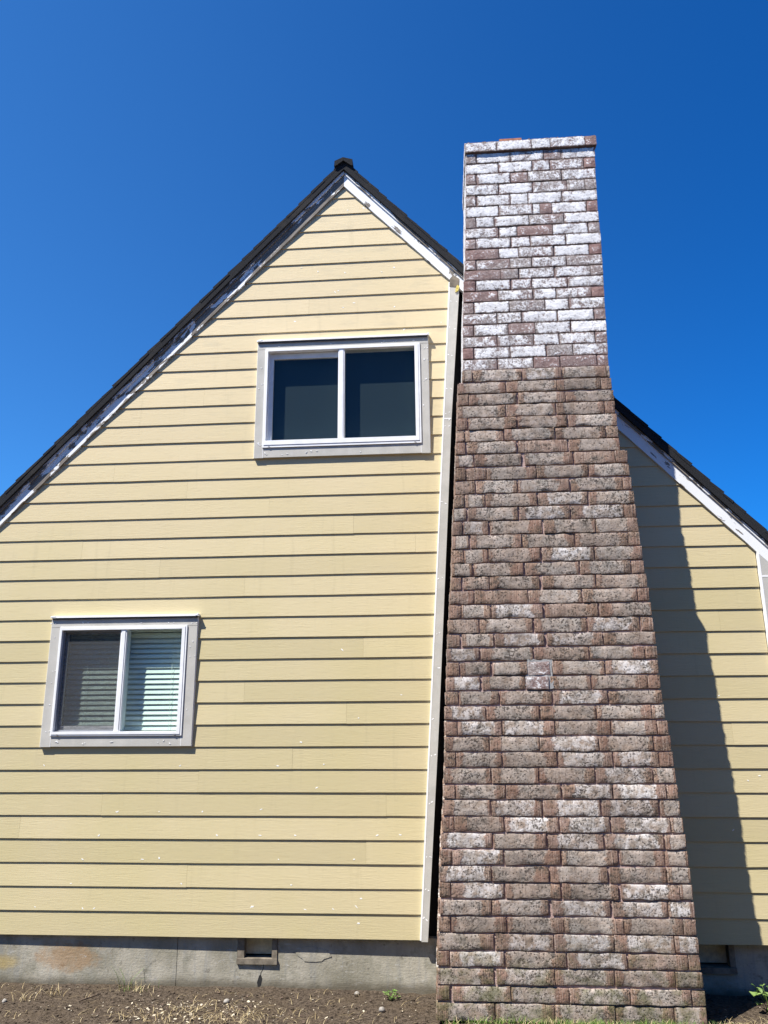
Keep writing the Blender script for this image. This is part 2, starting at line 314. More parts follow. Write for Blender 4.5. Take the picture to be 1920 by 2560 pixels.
COURSES = [
 (-0.294,-0.189,-0.620,'-98:260 269:627 633:995 1002:1348 1355:1543'),
 (-0.189,-0.091,-0.620,'-96:-16b 4:362g 368:720 729:1092g 1099:1458g 1470:1546b'),
 (-0.091,0.007,-0.620,'-93:262g 282:639 645:1005g 1014:1371g 1380:1540g'),
 (0.007,0.104,-0.619,'-88:-13b -4:332w 345:716 729:1090w 1103:1459b 1468:1536b'),
 (0.104,0.202,-0.617,'-81:271g 284:645w 654:1021w 1028:1387w 1397:1534w'),
 (0.202,0.301,-0.615,'-74:-2b 8:354g 365:716 723:1088 1094:1451g 1459:1533b'),
 (0.301,0.402,-0.613,'-68:263 272:627 651:1012w 1031:1369w 1377:1534w'),
 (0.402,0.500,-0.611,'-64:5b 14:350w 361:707b 723:1072g 1092:1452w 1458:1532g'),
 (0.500,0.599,-0.609,'-59:271w 281:639 652:1011 1028:1382g 1389:1529g'),
 (0.599,0.698,-0.607,'-53:20b 27:353w 366:720 734:1085b 1102:1379g 1386:1528b'),
 (0.698,0.798,-0.605,'-44:285w 296:634b 651:1002w 1018:1381w 1397:1524g'),
 (0.798,0.899,-0.603,'-35:38b 46:367b 378:722w 733:1048w 1064:1434w 1444:1517'),
 (0.899,1.001,-0.601,'-29:283g 294:619w 632:996w 1012:1369w 1385:1508g'),
 (1.001,1.102,-0.599,'-23:52b 60:387g 395:749 763:1084w 1093:1428w 1438:1505b'),
 (1.102,1.204,-0.597,'-16:295g 304:607 618:979 990:1354w 1364:1501g'),
 (1.204,1.306,-0.595,'-10:62b 70:369g 380:736 749:1103w 1114:1401w 1410:1496b'),
 (1.306,1.407,-0.593,'-5:292g 300:627g 635:1017w 1026:1376g 1385:1491b'),
 (1.407,1.508,-0.591,'-2:79b 87:380w 389:734w 742:1106 1114:1408g 1417:1481b'),
 (1.508,1.609,-0.589,'2:277w 285:639 650:1016 1025:1382 1390:1470'),
 (1.609,1.708,-0.587,'10:93b 102:370 381:730 741:1103w 1116:1464'),
 (1.708,1.806,-0.585,'16:247w 265:555 562:715 724:998 1007:1376 1383:1460b'),
 (1.806,1.904,-0.583,'22:105b 117:321 338:575 581:728 748:1096 1108:1460w'),
 (1.904,2.003,-0.581,'28:249w 261:615 633:999b 1010:1375b 1383:1462b'),
 (2.003,2.101,-0.579,'33:117b 133:352 364:702w 725:1101w 1112:1460b'),
 (2.101,2.200,-0.577,'40:251b 262:627g 644:999g 1010:1361w 1373:1455b'),
 (2.200,2.302,-0.575,'49:130b 136:337g 349:703w 722:1087b 1099:1450g'),
 (2.302,2.405,-0.573,'58:226b 234:606b 614:979g 990:1359b 1368:1446b'),
 (2.405,2.503,-0.571,'69:140b 154:338b 346:691 715:1083g 1092:1439b'),
 (2.503,2.602,-0.569,'76:221 236:584 601:975 987:1334 1346:1431b'),
 (2.602,2.704,-0.567,'81:163b 168:334g 345:710b 726:1088w 1098:1426g'),
 (2.704,2.809,-0.565,'86:203g 219:582b 591:958g 968:1335b 1340:1421b'),
 (2.809,2.912,-0.563,'91:162b 170:348w 364:733 752:1112 1119:1415g'),
 (2.912,3.016,-0.561,'99:193g 207:567g 581:941w 952:1322w 1327:1412b'),
 (3.016,3.119,-0.559,'108:182b 190:330g 341:709 722:1076w 1089:1409g'),
 (3.119,3.225,-0.557,'117:263b 274:573g 583:950g 966:1333 1337:1401b'),
 (3.225,3.328,-0.554,'122:200b 207:349b 355:715 724:1094 1104:1392g'),
 (3.328,3.430,-0.552,'127:262 271:615 642:991g 1002:1296b 1301:1388b'),
 (3.430,3.528,-0.550,'132:203b 217:583g 599:959b 974:1339g'),
 (3.528,3.625,-0.548,'140:199b 207:491 502:872g 882:1244 1254:1338b'),
 (3.625,3.723,-0.547,'150:224b 235:593g 604:969 980:1335g'),
 (3.723,3.821,-0.545,'157:516g 525:890g 900:1249g 1257:1330b'),
 (3.821,3.919,-0.543,'161:240b 247:603g 619:966g 975:1330g'),
 (3.919,4.017,-0.541,'164:524 534:908b 916:1241g 1245:1323b'),
 (4.017,4.118,-0.539,'202:276 284:651 660:955w 963:1289 1294:1316'),
 (4.118,4.214,-0.525,'209:469g 483:746 757:947b 958:1226b 1237:1316b'),
 (4.214,4.312,-0.525,'212:292b 303:573 582:846 861:1052g 1060:1319'),
 (4.312,4.409,-0.525,'215:477g 489:756 767:953 964:1227 1238:1322b'),
 (4.409,4.508,-0.525,'218:297b 310:567 575:776b 782:1046 1059:1324'),
 (4.508,4.606,-0.525,'221:484g 493:677 686:949 963:1232 1244:1325b'),
 (4.606,4.705,-0.525,'226:306b 318:584 592:862g 871:1048 1056:1326'),
 (4.705,4.800,-0.525,'231:501b 509:773 786:955 964:1230g 1236:1329b'),
 (4.800,4.894,-0.525,'237:327b 338:604 616:771 780:1049 1060:1332'),
 (4.894,4.987,-0.525,'245:529b 534:671g 683:950 967:1236 1240:1335b'),
 (4.987,5.081,-0.525,'253:337b 348:610g 616:779g 788:1052 1061:1337g'),
 (5.081,5.177,-0.525,'259:525b 531:681 687:956 973:1238 1246:1338b'),
 (5.177,5.275,-0.525,'263:344b 350:622 634:778 787:1059 1070:1340'),
 (5.275,5.373,-0.525,'267:530 542:679 688:962b 970:1243 1252:1339b'),
 (5.373,5.471,-0.525,'271:351b 359:500 509:779 786:1057g 1066:1337'),
 (5.471,5.573,-0.525,'275:539 551:815 823:875 879:968b 974:1246 1254:1336b'),
 (5.573,5.676,-0.525,'279:358b 376:637 647:782 790:1056 1065:1339'),
 (5.676,5.778,-0.525,'283:545 557:822 834:1103 1109:1248g 1254:1341b'),
 (5.778,5.879,-0.525,'287:366b 381:647 656:792b 798:1063g 1074:1343'),
 (5.879,5.980,-0.525,'291:554 564:830 839:975 984:1251g 1260:1348b'),
 (5.980,6.080,-0.525,'295:375g 385:656 664:930 937:1075g 1081:1352'),
 (6.080,6.177,-0.525,'287:548 553:835 840:990 995:1274 1279:1368b'),
]
# ================================================================ the yellow house
RK = 1.077; PX, PZ = -.794, 6.222                             # rake slope and siding peak
house = empty('house', (PX, 0, -.33))
tag(house, 'yellow lap sided gable house with steep black roof and tall brick chimney', 'house')
HL = Vector((PX, 0, -.33))
def kid(mb, name, mats, parent=house, **k):
    o = mb.build(name, mats, None, **k); o.parent = parent
    if parent: bpy.context.view_layer.update(); o.matrix_parent_inverse = parent.matrix_world.inverted()
    return o
EX = .165
XL, XR = -4.16, 2.548
def xtl(z): return -.21+.067*z
TR = [(-.5, -.19), (0, -.159), (1.49, -.044), (3.14, .068), (3.92, .119), (5.137, .221), (5.3, .235)]
def xtr(z):
    for (a, b), (c, d) in zip(TR, TR[1:]):
        if z <= c: return b+(d-b)*(z-a)/(c-a)
    return TR[-1][1]
HOLES = [(-1.46, -.14, 3.73, 4.61), (-3.06, -2.03, 1.41, 2.24)]
JOINTS = {21: [-2.74], 20: [-2.1], 19: [-1.4], 18: [-.7], 17: [-2.96, -.2], 16: [-2.29], 15: [-1.58], 6: [-1.88], 7: [-1.16], 5: [-2.62, -.45], 2: [-1.93], 10: [-1.55], 12: [-.62], 25: [-2.0], 27: [-.9], 30: [-1.1], 9: [-.75], 3: [-.6], 4: [-3.25]}
sid = MB()
rs = random.Random(3)
for k in range(38):
    z0, z1 = k*EX, (k+1)*EX
    for side in (0, 1):
        js = sorted(JOINTS.get(k, [])) if side == 0 else ([] if k > 16 else ([2.1] if k % 5 == 3 else []))
        xs = [XL+.1 if side == 0 else .95]+js+[.4 if side == 0 else 2.423]
        for i, (xa, xb) in enumerate(zip(xs, xs[1:])):
            rv = rs.random(); dy = rs.uniform(-.0006, .0006); sag = rs.uniform(-.0015, .0015)
            g = .0004
            n = max(2, int((xb-xa)/.5))
            top = z1+(.0 if rs.random() < .8 else .001)
            poly = [(xa+g+(xb-xa-2*g)*t/n, z0+sag*math.sin(t*2.1+k)+rs.uniform(-.0008, .0008)) for t in range(n+1)]+[(xb-g, top), (xa+g, top)]
            poly = clip(poly, -RK, 1, PZ-RK*PX+.02); poly = clip(poly, RK, 1, PZ+RK*PX+.02)
            if side == 0: poly = clip(poly, 1, -.067, -.21-.004)
            if not poly: continue
            pieces = [poly]
            for hx0, hx1, hz0, hz1 in HOLES:
                if side or hz1 <= z0 or hz0 >= z1: continue
                new = []
                for q in pieces:
                    new += [clip(q, 1, 0, hx0), clip(q, -1, 0, -hx1)]
                    mid = clip(clip(q, -1, 0, -hx0), 1, 0, hx1)
                    if mid:
                        if hz0 > z0: new.append(clip(mid, 0, 1, hz0))
                        if hz1 < z1: new.append(clip(mid, 0, -1, -hz1))
                pieces = [q for q in new if q]
            for q in pieces:
                sid.prism(q, lambda x, z: -.0168+.0088*(z-z0)/EX+dy, .012, 0, rv)
DABS = [(-0.761,5.959),(-0.616,5.973),(-0.59,5.97),(-1.175,5.398),(-1.024,5.35),(-0.784,5.327),(-0.455,5.316),(-0.346,5.356),(-0.841,5.151),(-0.87,5.14),(-0.699,5.027),(-0.797,4.986),(-0.346,4.97),(-1.223,4.873),(0.055,4.803),(-0.264,4.754),(-3.104,1.172),(-2.027,1.166),(-1.273,1.165),(-0.919,1.175),(-1.099,1.336),(-1.837,0.838),(-2.169,0.837),(-1.388,0.855),(-2.493,0.836),(-0.97,1.009),(-0.784,2.025),(-0.656,1.511),(-0.328,1.68),(-2.623,0.668),(-1.715,0.673),(-1.392,0.674),(-1.128,0.675),(-0.518,0.678),(-2.734,0.5),(-2.277,0.503),(-2.147,0.513),(-1.248,0.509),(-0.689,0.513),(-0.348,0.682),(-2.807,0.333),(-1.967,0.34),(-1.148,0.338),(-1.042,0.176),(-3.068,0.163),(-2.703,0.167),(-2.615,0.168),(-1.434,0.19),(-0.839,0.181),(-0.671,0.198),(-0.638,0.25),(-0.654,0.089),(2.027,0.723),(2.17,1.058),(2.031,1.644),(2.255,1.09)]
def dab(mb, x, z, y, s=1., mi=0, r=rs):
    n = 10; a = r.uniform(.006, .014)*s; b = r.uniform(.003, .006)*s; ph = r.uniform(-.9, .9); pts = []
    for i in range(n):
        t = 2*math.pi*i/n; q = r.uniform(.5, 1.35); u, v = a*q*math.cos(t), b*q*math.sin(t)
        pts.append((x+u*math.cos(ph)-v*math.sin(ph), z+u*math.sin(ph)+v*math.cos(ph)))
    mb.prism(pts, y-.0012, y+.002, mi)
for x, z in DABS:
    z = z+.014; k = math.floor(z/EX); f = z/EX-k
    if f < .08: z += .01; f = .12
    if f > .93: z -= .012; f = .9
    dab(sid, x, z, -.0168+.0088*f, 1.0, 1)
siding = kid(sid, 'lap_siding', ['siding', 'dab'])

# side and back walls, gable backing
wl = MB()
for y0, x0, x1 in ((.012, XL, XL+.1), (.012, XR-.1, XR)):
    wl.box(x0, x1, y0, 9, 0, 2.55, 0, .5)
wl.prism([(XL, 0), (XR, 0), (XR, 2.55), (PX, 6.15), (XL, 2.55)], 8.9, 9.0, 0, .5)
kid(wl, 'side_wall', ['siding'])
sh = MB(); sh.prism([(-.30, -.06), (.02, -.06), (.36, 5.1), (.10, 5.1)], .10, .13)
kid(sh, 'dark_gap_backing', ['dark'])  # near-black sheet: the gap's deep shade is put into its colour

# scribed trim board beside the chimney, right corner board
t = MB()
zs = [-.008, .6, 1.2, 1.49, 2.3, 3.14, 3.92, 3.925, 4.5, 5.02, 5.19]
for a, b in zip(zs, zs[1:]):
    g = .002 if a in (3.925,) else 0
    t.prism([(xtl(a)+.004, a+g), (xtr(a), a+g), (xtr(b), b), (xtl(b)+.004, b)], -.030, .008, 0)
    t.prism([(xtl(a)-.006, max(a, 0)), (xtl(a)+.0055, max(a, 0)), (xtl(b)+.0055, b), (xtl(b)-.006, b)], -.0315, -.004, 1)
r2 = random.Random(5)
for z in (.14, .33, .56, .92, 1.25, 1.52, 1.9, 2.16, 2.58, 3.08, 3.2, 3.86, 3.93, 3.97, 4.2, 4.5, 4.75, 5.0):
    for s in (.25, .7):
        if r2.random() < .85: dab(t, xtl(z)+(xtr(z)-xtl(z))*(s+r2.uniform(-.08, .08)), z+r2.uniform(-.012, .012), -.030, .85, 1, r2)
t.box(xtl(3.93)+.005, xtr(3.93)-.002, -.0313, -.02, 3.921, 3.929, 1)
kid(t, 'trim_board', ['primer', 'caulk'])
zt_ = lambda x: PZ-RK*(x-PX)+.012
t = MB(); t.prism([(2.445, -.01), (XR, -.01), (XR, zt_(XR)), (2.445, zt_(2.445))], -.029, .0); t.prism([(2.430, 0), (2.4455, 0), (2.4455, zt_(2.4455)), (2.430, zt_(2.43))], -.0305, 0, 1)
t.box(2.446, XR, -.0305, -.01, 2.575, 2.587, 1) if 0 else t.box(2.446, XR, -.0305, -.01, 2.548, 2.560, 1); t.box(XR, XR+.02, -.029, .12, -.01, zt_(XR)-.03)
t.prism([(2.446, 2.93), (XR, 2.93), (XR, 2.60), (2.56, 2.74)], -.029, -.002) if 0 else None
kid(t, 'corner_board', ['primer', 'caulk'])
t = MB(); t.box(XL-.02, XL+.10, -.030, .0, -.01, 2.6); kid(t, 'corner_board', ['primer', 'caulk'])

# rakes: fascia, moulding, stepped shingle edge, each in its own sloped frame (local x runs along the rake)
ang = math.atan(RK); LEN = 5.15
def jag(n, x0, x1, z, amp, r): return [(x0+(x1-x0)*i/n, z+r.uniform(-amp, amp)) for i in range(n+1)]
roofs = []
for side in (-1, 1):
    r = random.Random(11+side)
    # local frame: origin at the siding peak, +x down the slope, +z outwards
    d = Vector((side*math.cos(ang), 0, -math.sin(ang))); nz = Vector((side*math.sin(ang), 0, math.cos(ang))); ny = nz.cross(d)
    mw = Matrix((d, ny, nz)).transposed().to_4x4(); mw.translation = Vector((PX, 0, PZ))
    sgn = 1 if ny.y > 0 else -1                               # local y may point to the front
    def P(mb, pts, ya, yb, mi=0, rnd=0.):
        if sgn < 0: mb.prism([(x, z) for x, z in reversed(pts)], -ya, -yb, mi, rnd)
        else: mb.prism(pts, ya, yb, mi, rnd)
    def put(mb, name, mats, parent):
        o = mb.build(name, mats); o.matrix_world = mw; o.parent = parent; bpy.context.view_layer.update()
        o.matrix_parent_inverse = parent.matrix_world.inverted(); return o
    tn = math.tan(ang)
    def strip(mb, p0, p1, ya, yb, n=40, amp=.0, mi=0, x0=None, x1=LEN):
        # the peak end is cut plumb: x = -side-independent offset p*tan
        a = -p0*tn if x0 is None else x0; b = -p1*tn if x0 is None else x0
        lo = [(a+(x1-a)*i/n, p0+(r.uniform(-amp, amp) if 0 < i < n else 0)) for i in range(n+1)]
        P(mb, lo+[(x1, p1), (b, p1)], ya, yb, mi)
    f = MB(); strip(f, -.002, .083, -.030 if side > 0 else -.0305, .01, 60, .0016)
    put(f, 'fascia', ['peel_l' if side < 0 else 'peel_r'], house)
    f = MB(); strip(f, .080, .106, -.043, .012, 60, .0012)
    put(f, 'rake_moulding', ['peel_m'], house)
    # roof slab: underlay plus courses of shingles whose butts step the outline
    f = MB(); strip(f, .104, .150, -.064, 9.1, 30, .0015)
    x = -.155*tn; k = 0
    while x < LEN+.1:
        ln = .143; c0 = x; c1 = min(x+ln+r.uniform(-.05, .06), LEN+.12)
        th = .166+r.uniform(-.0025, .0025)
        bulge = r.uniform(-.006, .006)
        P(f, [(c0, .148), (c1, .148), (c1, th+.006+r.uniform(-.002, .003)), (c0, th+r.uniform(-.003, .002))], -.066+bulge*.4, 9.12)
        x = c1+.0004
    rf = put(f, 'roof', ['shingle'], house); roofs.append(rf)
# ridge caps (one over the other) and rotten wood at the rake end beside the chimney
rc = MB(); r = random.Random(2)
for i in range(40):
    y0 = -.085+i*.23; dz = .0 if i else .004
    pr = [(-.880, 6.395), (-.868, 6.395), (PX, 6.452), (-.722, 6.395), (-.710, 6.395), (-.712, 6.452+dz), (-.80, 6.480+dz), (-.876, 6.446+dz)]
    rc.prism([(a, b+r.uniform(-.002, .002)) for a, b in pr], y0, y0+.2302+.02)
o = rc.build('ridge_cap', ['shingle']); o.parent = roofs[0]; bpy.context.view_layer.update(); o.matrix_parent_inverse = roofs[0].matrix_world.inverted()
b = MB(); b.prism([(.135, 5.145), (.213, 5.135), (.225, 5.215), (.17, 5.255), (.14, 5.22)], -.033, 0, 0)
kid(b, 'rake_block', ['wood'])
b = MB(); b.prism([(.185, 5.085), (.212, 5.10), (.222, 5.14), (.205, 5.155), (.19, 5.125)], -.040, 0, 0); kid(b, 'sealing_foam', ['foam'])

# ---------------------------------------------------------------- windows
def window(cx0, cx1, cz0, cz1, fx0, fx1, fz0, fz1, mx0, mx1, fr, label, kind):
    """casing outer, frame outer, mullion, (left, right, top, bottom) frame widths"""
    l, rr, tt, bb = fr
    f = MB(); f.ring(fx0, fx1, fz0, fz1, l, rr, tt, bb, -.046, .05)
    f.ring(fx0+l*.35, fx1-rr*.35, fz0+bb*.35, fz1-tt*.35, l*.65, rr*.65, tt*.65, bb*.65, -.050, -.0455)
    f.box(mx0, mx1, -.040, .05, fz0+bb, fz1-tt); f.box(mx0+.010, mx1-.010, -.0445, -.0395, fz0+bb+.001, fz1-tt-.001)
    for x in (fx0+.05, fx1-.06): f.box(x, x+.014, -.0508, -.0495, fz0+.006, fz0+.013, 1)
    w_ = kid(f, 'window', ['white', 'grey']); w_['label'] = label
    def sub(mb, name, mats): return kid(mb, name, mats, w_)
    c = MB(); r = random.Random(int(cx1*100))
    iz0, iz1 = fz0+.004, fz1-.004; ix0, ix1 = fx0+.004, fx1-.004
    c.box(cx0, cx1, -.038, -.004, iz1, cz1)                                       # head
    c.box(cx0, ix0, -.037, -.004, cz0, iz1-.002); c.box(ix1, cx1, -.037, -.004, cz0+(.004 if kind else 0), iz1-.002)
    c.box(ix0+.002, ix1-.002, -.036, -.004, cz0+.003, iz0)
    c.box(ix0-.0005, ix0+.0025, -.0375, -.02, cz0+.001, iz0, 1); c.box(ix1-.002, ix1+.001, -.0375, -.02, cz0+.005, iz0, 1)
    c.box(cx0-.002, cx0+.001, -.036, -.006, cz0, cz1, 1); c.box(cx1-.001, cx1+.003, -.034, -.006, cz0, cz1, 1)
    for i in range(22):
        e = i % 4
        if e == 0: x, z = r.uniform(cx0, cx1), cz1-.03
        elif e == 1: x, z = r.uniform(cx0, cx1), cz0+.035
        elif e == 2: x, z = cx0+.035, r.uniform(cz0, cz1)
        else: x, z = cx1-.035, r.uniform(cz0, cz1)
        dab(c, x+r.uniform(-.015, .015), z+r.uniform(-.012, .012), -.0382, r.uniform(.5, 1.0), 1, r)
        if i % 3 == 0: dab(c, x+.03, z+r.uniform(-.01, .01), -.0382, .6, 1, r)
    sub(c, 'casing', ['primer', 'caulk'])
    d = MB(); d.box(cx0-.006, cx1+.012, -.058, -.004, cz1+.010, cz1+.026); d.box(cx0+.006, cx1-.002, -.049, -.004, cz1-.002, cz1+.0102, 1)  # second box is a dark strip painting in the shadow under the cap
    dab(d, cx0+.02, cz1+.022, -.0585, 1.6, 0, r); dab(d, cx1, cz1+.022, -.0585, 1.6, 0, r)
    sub(d, 'drip_cap', ['caulk', 'cap_shadow'])
    # left slider (set back) and fixed right pane
    s = MB(); lx0, lx1, lz0, lz1 = fx0+l, mx0, fz0+bb, fz1-tt
    if kind == 0: s.ring(lx0+.006, lx1+.0, lz0, lz1-.004, .034, .004, .050, .012, .000, .028); s.box(lx0+.0005, lx0+.006, -.02, .03, lz0, lz1)
    else: s.ring(lx0+.012, lx1-.004, lz0+.012, lz1-.012, .020, .006, .016, .030, .004, .028)
    sub(s, 'sash', ['white'])
    if kind:
        s = MB(); s.ring(lx0+.001, lx1-.001, lz0+.001, lz1-.001, .016, .008, .014, .012, -.018, -.008); sub(s, 'screen_frame', ['grey'])
    g = MB(); g.box(lx0+.02, lx1-.003, .012, .016, lz0+.01, lz1-.02); sub(g, 'pane', ['glass' if kind else 'dglass'])
    g = MB(); g.box(mx1+.0005, fx1-rr-.0005, -.008, -.004, lz0+.0005, lz1-.0005); sub(g, 'pane', ['glass' if kind else 'dglass'])
    if kind: g = MB(); g.box(lx0+.012, lx1-.006, -.0125, -.0115, lz0+.010, lz1-.012); sub(g, 'insect_screen', ['screen'])
    rm = MB(); a0, a1, b0, b1 = fx0+.004, fx1-.004, fz0+.004, fz1-.004
    for q in ((a0, a1, .8, .82, b0, b1), (a0-.02, a0, .0, .82, b0, b1), (a1, a1+.02, .0, .82, b0, b1), (a0, a1, .05, .82, b0-.02, b0), (a0, a1, .05, .82, b1, b1+.02)): rm.box(*q)
    sub(rm, 'room_recess', ['room' if kind else 'darkroom'])
    if not kind:
        q = MB(); q.box(a0+.004, a1-.004, .070, .074, b0+.004, b1-.004); sub(q, 'added_dark_sheet', ['shade'])  # added sheet; the dimness behind the upper panes is put into its colour
    if kind:
        bl = MB(); z = b0+.012; r = random.Random(9)
        while z < b1-.03:
            y = .085; tl = R(64)+r.uniform(-.05, .05); hw = .022; dy, dz = hw*math.cos(tl), hw*math.sin(tl)
            y0, z0 = y-dy, z-dz; y1, z1 = y+dy, z+dz
            vs = []
            for x in (a0+.03, a1-.02): vs += [(x, y0, z0), (x, (y0+y1)/2-.0035, (z0+z1)/2+.002), (x, y1, z1), (x, y1+.001, z1+.0015), (x, (y0+y1)/2-.0025, (z0+z1)/2+.0035), (x, y0+.001, z0+.0015)]
            bl.add(vs, [(i, (i+1) % 6, (i+1) % 6+6, i+6) for i in range(6)]+[(5, 4, 3, 2, 1, 0), (6, 7, 8, 9, 10, 11)])
            z += .0400
        for x in (a0+.2, a1-.14): bl.tube([(x, .066, b0+.01), (x, .066, b1)], .0012, 4)
        bl.box(a0+.02, a1-.02, .06, .11, b1-.035, b1-.003)
        sub(bl, 'blinds', ['slat'])
    return w_
window(-1.536, -.062, 3.628, 4.672, -1.467, -.133, 3.716, 4.619, -.832, -.778, (.026, .045, .028, .060), 'upper sliding window with dark panes', 0)
window(-3.142, -1.943, 1.322, 2.308, -3.066, -2.021, 1.404, 2.248, -2.562, -2.514, (.020, .040, .028, .032), 'lower sliding window with pale blinds', 1)

# ---------------------------------------------------------------- foundation with two framed vents
def fy_(x): return .016+(x+3.3)*.0063                          # the siding overhangs a little more towards the right
F0, F1 = -.62, -.002
vents = [(-1.541, -1.246, -.142), (1.66, 1.965, -.158)]
f = MB()
def fseg(x0, x1, z0, z1):
    f.add([(x0, fy_(x0), z0), (x1, fy_(x1), z0), (x1, fy_(x1), z1), (x0, fy_(x0), z1), (x0, .25, z0), (x1, .25, z0), (x1, .25, z1), (x0, .25, z1)],
          [(0, 1, 2, 3), (5, 4, 7, 6), (3, 2, 6, 7), (4, 5, 1, 0), (4, 0, 3, 7), (1, 5, 6, 2)])
fseg(XL+.03, -1.985, F0, F1); fseg(-1.981, vents[0][0], F0, F1); fseg(vents[0][0], vents[0][1], F0, -.184); fseg(vents[0][1], vents[1][0], F0, F1)
fseg(vents[1][0], vents[1][1], F0, -.20); fseg(vents[1][1], XR-.03, F0, F1)
r = random.Random(4)
pp = [(-.985+.135*q*math.cos(t)*(1 if math.cos(t) > 0 else 1.0), -.112+.046*q*math.sin(t)) for t, q in [(2*math.pi*i/22, r.uniform(.82, 1.15)) for i in range(22)]]
f.prism(pp, lambda x, z: fy_(x)-.0035, .06)
for y in (.25,): f.box(XL+.03, XL+.25, y, 9, F0, F1); f.box(XR-.25, XR-.03, y, 9, F0, F1)
fo = kid(f, 'foundation', ['concrete'])
for i, (x0, x1, zs_) in enumerate(vents):
    v = MB(); y = fy_(x0)-.004
    v.box(x0+.002, x0+.052, y, y+.12, zs_, -.003); v.box(x1-.040, x1-.002, y-.002, y+.12, zs_, -.003)
    v.box(x0, x1, y-.012, y+.13, zs_-.038, zs_-.001)
    ve = kid(v, 'foundation_vent', ['wood'], fo)
    v = MB(); v.box(x0+.053, x1-.041, y+.06, y+.075, zs_+.012, -.003); kid(v, 'vent_panel', ['board'], fo)
    v = MB(); v.box(x0+.05, x1-.04, y+.12, y+.14, zs_-.03, -.003); kid(v, 'vent_backing', ['dark'], fo)
cr = MB()
path = [(-1.345, -.183), (-1.348, -.215), (-1.362, -.235), (-1.366, -.262)]
for (a, b), (c, d) in zip(path, path[1:]): cr.prism([(a-.0025, b), (c-.0025, d), (c+.0025, d), (a+.0025, b)], fy_(a)-.0008, fy_(a)+.002)
hole = [(-1.375, -.255), (-1.362, -.25), (-1.352, -.275), (-1.36, -.315), (-1.38, -.335), (-1.39, -.30)]
cr.prism(hole, fy_(-1.37)-.0012, fy_(-1.37)+.002); kid(cr, 'crack', ['dark'], fo)

# ================================================================ chimney
br = MB(); mo = MB(); rb = random.Random(21)
WV = {'': .52, 'w': .88, 'g': .44, 'b': .03}
def brick(O, U, N, L, z0, z1, wv, mi, hang=0., rough=1., proud=0.):
    U = Vector(U); N = Vector(N); rv = rb.random(); H = z1-z0
    nx = max(3, round(L/.022)); nz = 5; sd = rb.uniform(0, 500)
    dn = rb.uniform(-.003, .0045)*rough+proud; tilt = rb.uniform(-.010, .010)*rough; sl = rb.uniform(-.0028, .0028)*rough; zo = rb.uniform(-.0015, .0015)*rough
    ux = lambda i: (.0, .005)[i] if i < 2 else (L-.005 if i == nx-1 else L if i == nx else .005+(L-.01)*(i-1)/(nx-2))
    uz = lambda j: [0, .005, H*.34, H*.66, H-.005, H][j]
    vs = []; buv = []; bnn = []; bas = Vector(O)
    for j in range(nz+1):
        for i in range(nx+1):
            u, v = ux(i), uz(j); edge = (i in (0, nx)) or (j in (0, nz))
            q = noise.noise(Vector((u*22+sd, v*30, sd))); q2 = noise.noise(Vector((u*60+sd, v*70, sd+9)))
            out = dn+(q*.0045+q2*.003)*rough+(0 if edge else .0014*rough+.0004)+tilt*(v/H-.5)*.5
            if edge: u += noise.noise(Vector((v*30, sd, u*9)))*.0035*rough if i in (0, nx) else 0; v += noise.noise(Vector((u*14, sd+5, v*9)))*.0065*rough if j in (0, nz) else 0
            v += sl*(u/L-.5)+zo; p = bas+U*u+N*out; vs.append((p.x, p.y, z0+v)); buv.append((u, v, rv)); bnn.append((u/L, v/H, wv))
    fs = [(j*(nx+1)+i, j*(nx+1)+i+1, (j+1)*(nx+1)+i+1, (j+1)*(nx+1)+i) for j in range(nz) for i in range(nx)]
    if U.cross(Vector((0, 0, 1))).dot(N) < 0: fs = [tuple(reversed(q)) for q in fs]
    br.add(vs, fs, mi, True, buv, bnn)
    ring = [i for i in range(nx+1)]+[j*(nx+1)+nx for j in range(1, nz+1)]+[nz*(nx+1)+i for i in range(nx-1, -1, -1)]+[j*(nx+1) for j in range(nz-1, 0, -1)]
    rv_ = [vs[i] for i in ring]; bk = [(p[0]-N.x*.045, p[1]-N.y*.045, p[2]) for p in rv_]; n = len(ring)
    fs = [(i, i+n, (i+1) % n+n, (i+1) % n) for i in range(n)]
    if U.cross(Vector((0, 0, 1))).dot(N) < 0: fs = [tuple(reversed(q)) for q in fs]
    br.add(rv_+bk, fs, mi, False, [buv[i] for i in ring]*2, [bnn[i] for i in ring]*2)
nC = len(COURSES); sideoff = 0
